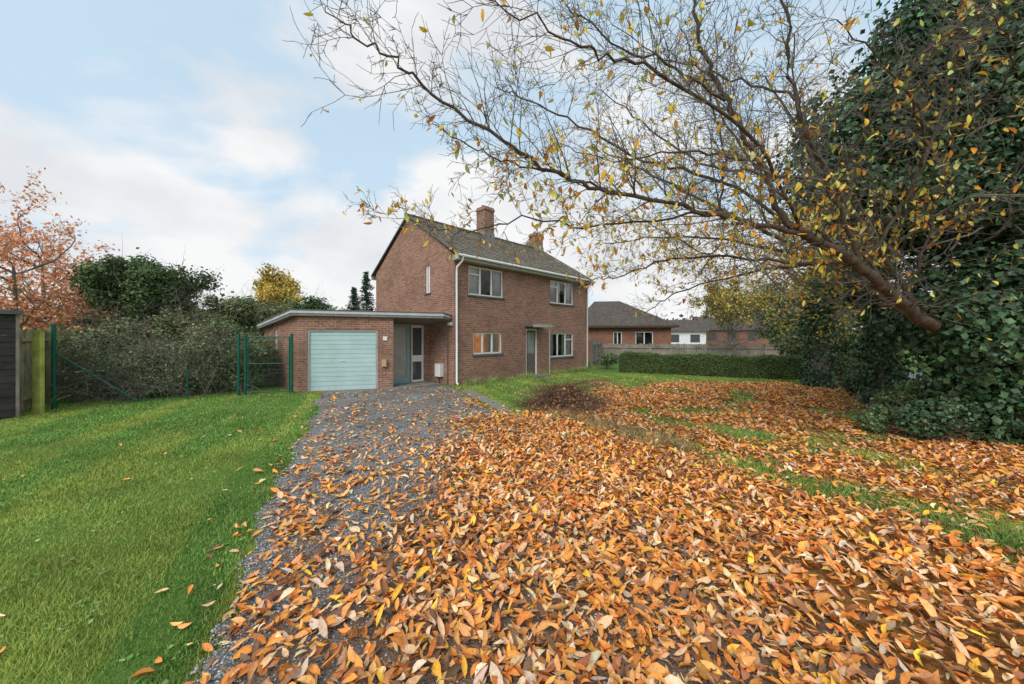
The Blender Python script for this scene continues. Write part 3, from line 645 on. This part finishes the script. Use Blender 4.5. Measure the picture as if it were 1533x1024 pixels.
for pts,ra,rb in limbs:
    C=catmull(pts,6); C[1:-1]+=rng.normal(0,.022,C[1:-1].shape); rad=np.linspace(ra,rb,len(C))
    tb.add(C,rad,8)
    if ra>.12: C=C[22:]; rad=rad[22:]
    ln=0
    for i in range(3,len(C)):
        seg=np.linalg.norm(C[i]-C[i-1]); ln+=seg
        while ln>.095:
            ln-=.095
            dd=(C[i]-C[i-1])/seg; rd=rng.normal(0,1,3); rd[2]+=.25; rd-=rd.dot(dd)*dd; rd/=np.linalg.norm(rd)
            frac=i/len(C); Lb_=rng.uniform(.35,1.3)*(1-.62*frac)*(1.1 if ra>.023 else .7)
            grow(tw,tips,C[i],dd*.65+rd*.75,Lb_,max(min(rad[i]*.4,.012),.004),1,3,.01,.13,(0,5,3),.75,1,.5)
tb.obj('trunk_and_limbs',M_bark,T); tw.obj('twigs',M_twig,T)
tips=np.array(tips); print('tips',len(tips))
pr_=np.exp(-((tips[:,2]-3.6)/.8)**2)*1.0+.20; pr_*=np.where(tips[:,0]<-.1,.35,1)*np.where(tips[:,1]<4,.6,1)
k=rng.random(len(tips))<pr_*(4400/ (pr_.sum())); P=tips[k]+rng.normal(0,.02,(k.sum(),3)); n=len(P); P[:,2]-=.04
tan=np.stack([rng.normal(0,.4,n),rng.normal(0,.4,n),-np.ones(n)],1)
leaf_obj('yellow_leaves',P,frames(rng.normal(0,1,(n,3)),tan),rng.uniform(.06,.13,n),rng.uniform(.35,.5,n),rng.uniform(0,.6,n),rng.uniform(-.1,.2,n),pal(n,[(.85,.62,.08),(.72,.64,.15),(.46,.55,.13),(.90,.45,.05),(.82,.33,.04),(.6,.6,.27)],[5,4,2.5,4,3,1.5],.15),M_leaf,hi=True,parent=T)
IVY=[(.045,.10,.045),(.07,.145,.062),(.11,.20,.085),(.028,.06,.028)]
cl=np.vstack([clumps_in((8.7,7.3,5.9),(2.3,1.6,3.2),110,(.3,.8),.35),clumps_in((8.6,6.4,2.3),(1.25,.8,1.3),38,(.3,.6),.2),clumps_in((8.5,6.4,.9),(.7,.5,.9),16,(.3,.5),.2),clumps_in((7.85,6.05,1.95),(.6,.25,.5),16,(.22,.4),.1)])
foliage('ivy_leaves',cl,94000,.10,IVY,[4,4,2,2],T,M_ivy,1.,.95,.5,.25,1.5)
t2=Tubes(); tt=[]
for i in range(40):
    grow(t2,tt,(8.3+rng.normal(0,1.0),7.0+rng.normal(0,.6),2.+rng.random()*4),(rng.normal(-.4,1),rng.normal(-.5,.7),1),2.3,.024,0,2,.0,.2,(5,4),.8,9,.5)
t2.obj('inner_stems',M_twig,T)
def ivied(name,x,y,h,w,lean,span):
    E_=empty(name); t=Tubes(); tp=[]; pts=[(x,y,0),(x+.05,y,h*.35),(x+lean*.5,y,h*.7),(x+lean,y+.1,h)]; C=catmull(pts,5); t.add(C,np.linspace(w*.35,w*.22,len(C)),8)
    for i in range(span[0]):
        a=rng.uniform(0,6.28); j=rng.integers(9,len(C)); grow(t,tp,C[j],(math.cos(a),math.sin(a),rng.uniform(.1,.9)),rng.uniform(1.6,3.2)*span[1],.05,0,3,-.015,.16,(6,4,3),.7,2,.52)
    t.obj('trunk_and_branches',M_twig,E_)
    cl=[]
    for s in np.linspace(0,1,15):
        c=C[int(s*(len(C)-1))]; 
        for _ in range(2): cl.append([c[0]+rng.normal(0,w*.14),c[1]+rng.normal(0,w*.12),c[2]+.1,w*rng.uniform(.30,.48)])
    foliage('ivy',cl,13000,.085,IVY,[4,4,2,2],E_,M_ivy,1.,.95,.6,.25,1.5)
    tp=np.array(tp); k=rng.random(len(tp))<span[2]/len(tp); P=tp[k]; n=len(P)
    if n: leaf_obj('leaves',P+rng.normal(0,.1,P.shape),frames(rng.normal(0,1,(n,3))),rng.uniform(.08,.15,n),np.full(n,.5),rng.uniform(0,.5,n),rng.uniform(-.1,.1,n),pal(n,YEL+[(.36,.4,.12)]),M_leaf,parent=E_)
ivied('ivy_clad_tree',11.25,13.2,3.6,.95,.1,(12,1.2,3600))
ivied('ivy_clad_tree',9.35,9.15,3.8,.75,-.2,(10,.95,1700))
def shrub(name,x,y,r,h,n,sz,pl,m=None,w=None):
    E_=empty(name); cl=clumps_in((x,y,h*.5),(r*.75,r*.6,h*.42),max(6,int(12*r)),(r*.22,r*.45),.2)
    foliage('leaves',cl,n,sz,pl,w,E_,m,1.,.7,.3,.25); t=Tubes(); tt=[]
    for i in range(9): grow(t,tt,(x+rng.normal(0,.1*r),y+rng.normal(0,.1*r),0),(rng.normal(0,.8),rng.normal(0,.6),1),h*.9,.015,0,2,0,.15,(4,3),.7,9)
    t.obj('stems',M_twigd,E_)
LG=[(.14,.22,.08),(.20,.29,.13),(.10,.16,.055)]
shrub('ivy_bush',8.5,6.6,.9,1.1,9000,.075,IVY,M_ivy); shrub('ivy_bush',7.4,6.3,.6,.75,6000,.07,IVY,M_ivy); shrub('ivy_bush',10.2,10.3,.75,1.0,6500,.08,IVY,M_ivy)
shrub('green_bush',10.2,8.6,.9,1.15,7000,.07,LG); shrub('green_bush',8.1,7.3,.75,.95,7000,.07,LG); shrub('green_bush',7.0,6.9,.4,.5,3000,.06,LG); shrub('ivy_bush',9.7,5.9,1.0,1.3,8000,.075,IVY,M_ivy)
shrub('green_bush',12.6,13.4,.8,1.3,5000,.08,LG); shrub('green_bush',13.8,14.5,1.3,2.4,6000,.12,GREEN); shrub('green_bush',14.5,17.5,1.6,3.2,6000,.15,GREEN+OLIVE)
HG=empty('clipped_hedge'); Pa=np.array([5.5,18.4]); Pb=np.array([12.2,15.0]); L=np.linalg.norm(Pb-Pa); u=(Pb-Pa)/L; fr=Frame(Pa,u,(u[1],-u[0])); b=Boxes(); b.box(fr,.05,L-.05,-.85,-.06,0,.86); b.obj('core',plain('hedge_core',(.04,.06,.022),1,.3,6),HG)
n=46000; s=rng.uniform(0,L,n); face=rng.random(n); o=np.where(face<.5,-.03+rng.normal(0,.045,n),rng.uniform(-.9,.0,n)); z=np.where(face<.5,rng.uniform(0,.93,n),.91+rng.normal(0,.04,n)); 
e_=face>.93; s=np.where(e_,rng.normal(.0,.03,n),s); z=np.where(e_,rng.uniform(0,.92,n),z)
z=z+.04*np.sin(s*2.1)+.03*np.sin(s*5.3); P=fr.P+np.outer(s,fr.u)+np.outer(o,fr.n); P[:,2]=np.maximum(z,.01)
nr=np.where((face<.5)[:,None],fr.n[None],np.array([[0,0,1.]]))+rng.normal(0,.55,(n,3))
cc=pal(n,[(.075,.125,.04),(.11,.185,.055),(.18,.24,.08),(.26,.2,.09)],[4,4,2,1],.25)*(.6+.8*fbm(s,z*1.5,2.))[:,None]
leaf_obj('leaves',P,frames(nr),rng.uniform(.04,.08,n),np.full(n,.6),rng.uniform(0,.5,n),np.zeros(n),cc,M_leaf,parent=HG)
# brush pile
BP=Tubes(); tt=[]
for i in range(210):
    a=rng.uniform(0,6.28); rr=rng.random()**.6; x0=1.4+.85*rr*math.cos(a); y0=9.35+.55*rr*math.sin(a); z0=.02+.66*(1-rr**1.7)*rng.random()**.6
    grow(BP,tt,(x0,y0,z0),(rng.normal(0,1),rng.normal(0,.6),rng.normal(.08,.16)),rng.uniform(.5,.95),.016,1,3,-.025,.2,(0,3,2),.55,9,.55)
for V in BP.V: V[:,2]=np.abs(V[:,2])*.95
BP.obj('brush_pile',M_twigd)
n=3200; a=rng.uniform(0,6.28,n); rr=rng.random(n)**.6
leaf_obj('brush_pile_leaves',np.stack([1.4+1.0*rr*np.cos(a),9.35+.7*rr*np.sin(a),.03+.58*(1-rr**1.7)*rng.random(n)],1),frames(rng.normal(0,1,(n,3))),rng.uniform(.06,.12,n),np.full(n,.5),rng.uniform(0,.6,n),rng.uniform(-.1,.2,n),pal(n,[(.42,.22,.11),(.28,.16,.10),(.18,.12,.08),(.6,.32,.14)]),M_fall)
def tufts(name,cx,cy,hh,nper,cpal,mat=M_grass,w=.004):
    n=len(cx)*nper; X=np.repeat(cx,nper)+rng.normal(0,.07,n); Y=np.repeat(cy,nper)+rng.normal(0,.07,n); h=np.repeat(hh,nper)*rng.uniform(.5,1.2,n)
    return blades(name,X,Y,h,np.full(n,w),pal(n,cpal))
s=rng.random(75); tufts('dry_grass_tufts',1.1+1.7*s+rng.normal(0,.2,75),8.5-2.5*s+rng.normal(0,.22,75),rng.uniform(.08,.24,75),60,[(.55,.46,.26),(.42,.34,.19),(.28,.34,.10),(.26,.17,.10)])
tb_=Tubes(); tt=[]
for i in range(90):
    q_=rng.random(); grow(tb_,tt,(1.1+1.7*q_+rng.normal(0,.25),8.8-2.7*q_+rng.normal(0,.25),0),(rng.normal(0,.5),rng.normal(0,.5),1),rng.uniform(.2,.4),.004,1,2,0,.15,(0,3,2),.6,9)
tb_.obj('dead_stems',M_twigd)
s=rng.uniform(.3,9.3,60); o=rng.uniform(.1,.5,60); tufts('border_plants',P0[0]+U[0]*s-Vv[0]*o,P0[1]+U[1]*s-Vv[1]*o,rng.uniform(.1,.35,60),60,[(.18,.31,.07),(.27,.38,.12),(.45,.41,.2)],w=.007)
shrub('house_corner_shrub',5.3,20.3,.7,1.0,3500,.09,LG)
# left thicket
BR=empty('bramble_thicket'); cl=[]
for i in range(170):
    q_=rng.random(); d_=rng.random()*3.4; x0=-12.1+3.9*q_-d_*.6; y0=9.9+2.3*q_+d_*.8; cl.append([x0,y0,rng.uniform(.15,1.55)+d_*.22,rng.uniform(.22,.48)])
foliage('leaves',cl,50000,.08,[(.15,.20,.08),(.22,.26,.12),(.12,.15,.06),(.34,.29,.18),(.28,.17,.11)],[4,4,3,2,1],BR,None,1.,.65,.2,.3)
t=Tubes(); tt=[]
for i in range(190):
    q_=rng.random(); d_=rng.random()*2; grow(t,tt,(-12.1+3.7*q_-d_*.6,9.7+2.2*q_+d_*.8,0),(rng.normal(0,.7),rng.normal(0,.5),1.2),rng.uniform(1.3,2.5),.011,0,2,-.05,.16,(4,3),.7,9)
t.obj('stems',bark('bramble_stem',(.13,.11,.09),(.32,.28,.23)),BR)
def tree(name,x,y,h,crown,rad,ncl,cr,nl,sz,pl,w=None,trunk=.15,nb=10,tk=M_twig,mat=None,inner=.3,kids=(6,4,3),bl=.45):
    E_=empty(name); t=Tubes(); tp=[]; C=catmull([(x,y,0),(x+.1,y,h*.25),(x-.05,y+.1,h*.5),(x,y,h*.8)],5); t.add(C,np.linspace(trunk,trunk*.3,len(C)),8)
    for i in range(nb):
        a=rng.uniform(0,6.28); j=rng.integers(4,len(C)); grow(t,tp,C[j],(math.cos(a),math.sin(a),rng.uniform(.3,1.3)),h*bl*rng.uniform(.6,1.1),trunk*.3,0,3 if ncl==0 else 2,.01,.14,kids,.65,2,.55)
    t.obj('trunk_and_branches',tk,E_)
    if ncl: foliage('leaves',clumps_in((x,y,crown),rad,ncl,cr,.25),nl,sz,pl,w,E_,mat,.9,.7,inner,.25)
    elif nl:
        tp=np.array(tp); k=rng.random(len(tp))<nl/len(tp); P=tp[k]; n=len(P)
        leaf_obj('leaves',P+rng.normal(0,.08,P.shape),frames(rng.normal(0,1,(n,3))),sz*rng.uniform(.7,1.3,n),np.full(n,.6),rng.uniform(0,.5,n),rng.uniform(-.1,.1,n),pal(n,pl,w),mat or M_leaf,parent=E_)
    return E_
OR=[(.92,.40,.20),(.92,.52,.32),(.85,.30,.12)]
tree('cherry_tree',-18.8,13.6,5.7,0,None,0,None,6500,.13,OR,None,.13,16,kids=(7,5,4))
tree('cherry_tree',-21.5,16.5,6.6,0,None,0,None,4500,.15,OR,None,.13,14)
tree('ivy_covered_tree',-15.4,15.2,4.8,3.75,(2.6,1.8,1.25),75,(.22,.55),26000,.115,GREEN,None,.18,18,inner=.15)
tree('shrubby_tree',-12.4,15.5,4.0,2.6,(1.7,1.3,1.2),36,(.2,.48),10000,.11,OLIVE+GREEN,None,.06,16,inner=.2)
tree('shrubby_tree',-12.5,13.5,3.2,1.8,(1.8,1.0,1.1),36,(.2,.48),10000,.10,OLIVE+GREEN,None,.05,16,inner=.2)
tree('shrubby_tree',-17.6,17.0,4.2,2.7,(2.4,1.3,1.2),36,(.25,.5),9000,.12,OLIVE+GREEN+[(.4,.22,.14)],None,.06,16,inner=.2)
tree('yellow_tree',-20.3,31,7.2,5.6,(1.9,1.7,2.2),40,(.35,.75),9000,.22,[(.70,.50,.09),(.55,.46,.12),(.72,.42,.08),(.4,.4,.12)],None,.14,10,inner=.2,bl=.32)
tree('shrubby_tree',-17.5,24,4.6,3.4,(1.6,1.3,1.3),24,(.35,.7),7000,.18,GREEN+OLIVE,None,.1,8,inner=.2)
tree('shrubby_tree',-13.2,19.5,3.8,2.5,(1.6,1.3,1.1),20,(.3,.6),6000,.14,GREEN+OLIVE,None,.06,8,inner=.2)
def conifer(name,x,y,h,r):
    E_=empty(name); t=Tubes(); t.add([(x,y,0),(x,y,h)],[.12,.015],6); P=[];D=[]
    for z in np.arange(1,h,.16):
        R=r*(1-z/h)**.8+.08
        for a in rng.uniform(0,6.28,7):
            l=R*rng.uniform(.6,1.15); e=np.array([math.cos(a)*l,math.sin(a)*l,-.05*l+.1*l]); t.add([(x,y,z),(x+e[0],y+e[1],z+e[2])],[.015,.004],3)
            for q_ in rng.random(14): P.append(np.array([x,y,z])+e*q_+rng.normal(0,.05,3)); D.append(e+rng.normal(0,.4,3)*l)
    t.obj('trunk_and_branches',M_twigd,E_); P=np.array(P);D=np.array(D);n=len(P)
    leaf_obj('needles',P,frames(rng.normal(0,1,(n,3))+np.array([0,0,1]),D),rng.uniform(.15,.3,n),np.full(n,.3),np.zeros(n),np.zeros(n)-.05,pal(n,[(.07,.125,.08),(.10,.16,.10),(.05,.09,.06)]),M_leaf,parent=E_)
conifer('conifer_tree',-10.3,25.5,6.3,1.5); conifer('conifer_tree',-11.6,26.5,5.4,1.3)
tree('shrubby_tree',-13.9,24.5,4.5,3.4,(1.9,1.3,1.0),20,(.3,.65),5500,.16,GREEN,None,.1,8,inner=.2)
cl=[]
for i in range(330):
    a=rng.uniform(-1.25,1.25); d_=rng.uniform(58,85); h=rng.uniform(2.5,5.5)*(1.25 if a<-.3 else .8); cl.append([math.sin(a)*d_*1.25,math.cos(a)*d_,h*.55,h*.6]); cl.append([math.sin(a)*d_*1.25+rng.normal(0,2),math.cos(a)*d_,h*.3,h*.5])
foliage('distant_trees',cl,50000,.75,[(.15,.18,.10),(.20,.19,.12),(.26,.2,.13),(.12,.15,.08),(.36,.22,.12),(.42,.35,.13)],[4,4,3,3,1,1],None,None,1.,.7,.5)
tree('yellow_tree',16.5,27.5,6.5,4.3,(2.8,2,2.0),40,(.3,.6),7000,.17,YEL+OLIVE,None,.10,16,inner=.15)
tree('yellow_tree',13.5,22.0,5.0,3.8,(2.4,1.6,1.4),40,(.18,.42),4600,.12,YEL+OLIVE,None,.08,20,inner=.1)
tree('hedgerow_tree',22,30,6.0,3.6,(3,2,2.4),34,(.45,.9),8000,.22,OLIVE+GREEN,None,.18,12,inner=.2)
tree('hedgerow_tree',19,21,6.5,4.2,(2.6,2,2.3),36,(.4,.8),8000,.18,OLIVE+GREEN+YEL[:1],None,.18,12,inner=.2)
tree('hedgerow_tree',26,16,7,4.4,(3,2.5,3),30,(.5,1.0),7000,.22,GREEN,None,.2,12,inner=.2)
rm=plain('asphalt',(.16,.16,.165),.9,.2,3)
b=Boxes(); fr=Frame((14.3,4),(.12,1),(1,-.12)); b.box(fr,-6,60,0,4.5,-.02,.012); b.obj('road',rm)
b=Boxes(); b.box(fr,-6,60,-1.4,-.13,-.02,.09); b.obj('pavement',M_conc)
b=Boxes(); b.box(fr,-6,60,-.125,-.005,-.02,.11); b.obj('kerb',plain('kerb_stone',(.3,.3,.29),.9,.2))

# ------------------------------------------------------------ camera, light, sky
cam=bpy.data.cameras.new('Camera'); cam.sensor_width=36; cam.lens=36*540/1533; cam.shift_y=-10/1533; cam.clip_end=2000; cam.clip_start=.05
co=bpy.data.objects.new('Camera',cam); co.location=(0,0,1.9); co.rotation_euler=(math.radians(90),0,0); COL.objects.link(co); scene.camera=co
SE,SA=42,205
sun=bpy.data.lights.new('sun','SUN'); sun.energy=2.1; sun.angle=math.radians(35); sun.color=(1,.96,.90)
so=bpy.data.objects.new('sun',sun); COL.objects.link(so)
az=math.radians(SA); el=math.radians(SE); dv=Vector((math.sin(az)*math.cos(el),math.cos(az)*math.cos(el),math.sin(el)))
so.rotation_euler=dv.to_track_quat('Z','Y').to_euler()
w=bpy.data.worlds.new('World'); scene.world=w; w.use_nodes=True; nt=w.node_tree; nd=nt.nodes; lk=nt.links
bg=nd['Background']; bg.inputs['Strength'].default_value=.15
sky=nd.new('ShaderNodeTexSky'); sky.sky_type='NISHITA'; sky.sun_disc=False; sky.sun_elevation=el; sky.sun_rotation=az; sky.air_density=1.0; sky.dust_density=1.5
tc=nd.new('ShaderNodeTexCoord'); sx=nd.new('ShaderNodeSeparateXYZ'); lk.new(tc.outputs['Generated'],sx.inputs[0])
def mth(op,a,b=None):
    m=nd.new('ShaderNodeMath'); m.operation=op
    for i,v in enumerate((a,b)):
        if v is None: continue
        if hasattr(v,'links'): lk.new(v,m.inputs[i])
        else: m.inputs[i].default_value=v
    return m.outputs[0]
zpos=mth('MAXIMUM',sx.outputs[2],0)
# puffy cumulus: 3-D noise on the view direction, flattened vertically; cover grows toward the horizon
cx=nd.new('ShaderNodeCombineXYZ'); lk.new(sx.outputs[0],cx.inputs[0]); lk.new(sx.outputs[1],cx.inputs[1]); lk.new(mth('MULTIPLY',zpos,2.1),cx.inputs[2])
ns=nd.new('ShaderNodeTexNoise'); ns.inputs['Scale'].default_value=2.1; ns.inputs['Detail'].default_value=9; ns.inputs['Roughness'].default_value=.5; ns.inputs['Distortion'].default_value=.15; lk.new(cx.outputs[0],ns.inputs['Vector'])
fac=mth('ADD',ns.outputs['Fac'],mth('MULTIPLY',mth('SUBTRACT',.52,zpos),.24))
rp=nd.new('ShaderNodeValToRGB'); lk.new(fac,rp.inputs[0]); rp.color_ramp.elements[0].position=.445; rp.color_ramp.elements[1].position=.545
rp.color_ramp.elements[0].color=(.12,.12,.12,1)
ns2=nd.new('ShaderNodeTexNoise'); ns2.inputs['Scale'].default_value=3.2; ns2.inputs['Detail'].default_value=7; lk.new(cx.outputs[0],ns2.inputs['Vector'])
rp2=nd.new('ShaderNodeValToRGB'); lk.new(ns2.outputs['Fac'],rp2.inputs[0]); rp2.color_ramp.elements[0].position=.36; rp2.color_ramp.elements[1].position=.58
rp2.color_ramp.elements[0].color=(.76,.79,.825,1); rp2.color_ramp.elements[1].color=(.93,.935,.94,1)
sc_=nd.new('ShaderNodeVectorMath'); sc_.operation='SCALE'; lk.new(rp2.outputs[0],sc_.inputs[0]); sc_.inputs['Scale'].default_value=6.75
mv=nd.new('ShaderNodeMix'); mv.data_type='RGBA'; mv.inputs[0].default_value=.82; lk.new(sky.outputs[0],mv.inputs[6]); mv.inputs[7].default_value=(4.0,5.4,6.5,1)
mx=nd.new('ShaderNodeMix'); mx.data_type='RGBA'; lk.new(rp.outputs[0],mx.inputs[0]); lk.new(mv.outputs[2],mx.inputs[6]); lk.new(sc_.outputs[0],mx.inputs[7])
lk.new(mx.outputs[2],bg.inputs['Color'])
scene.view_settings.view_transform='Standard'; scene.view_settings.look='None'; scene.view_settings.exposure=0
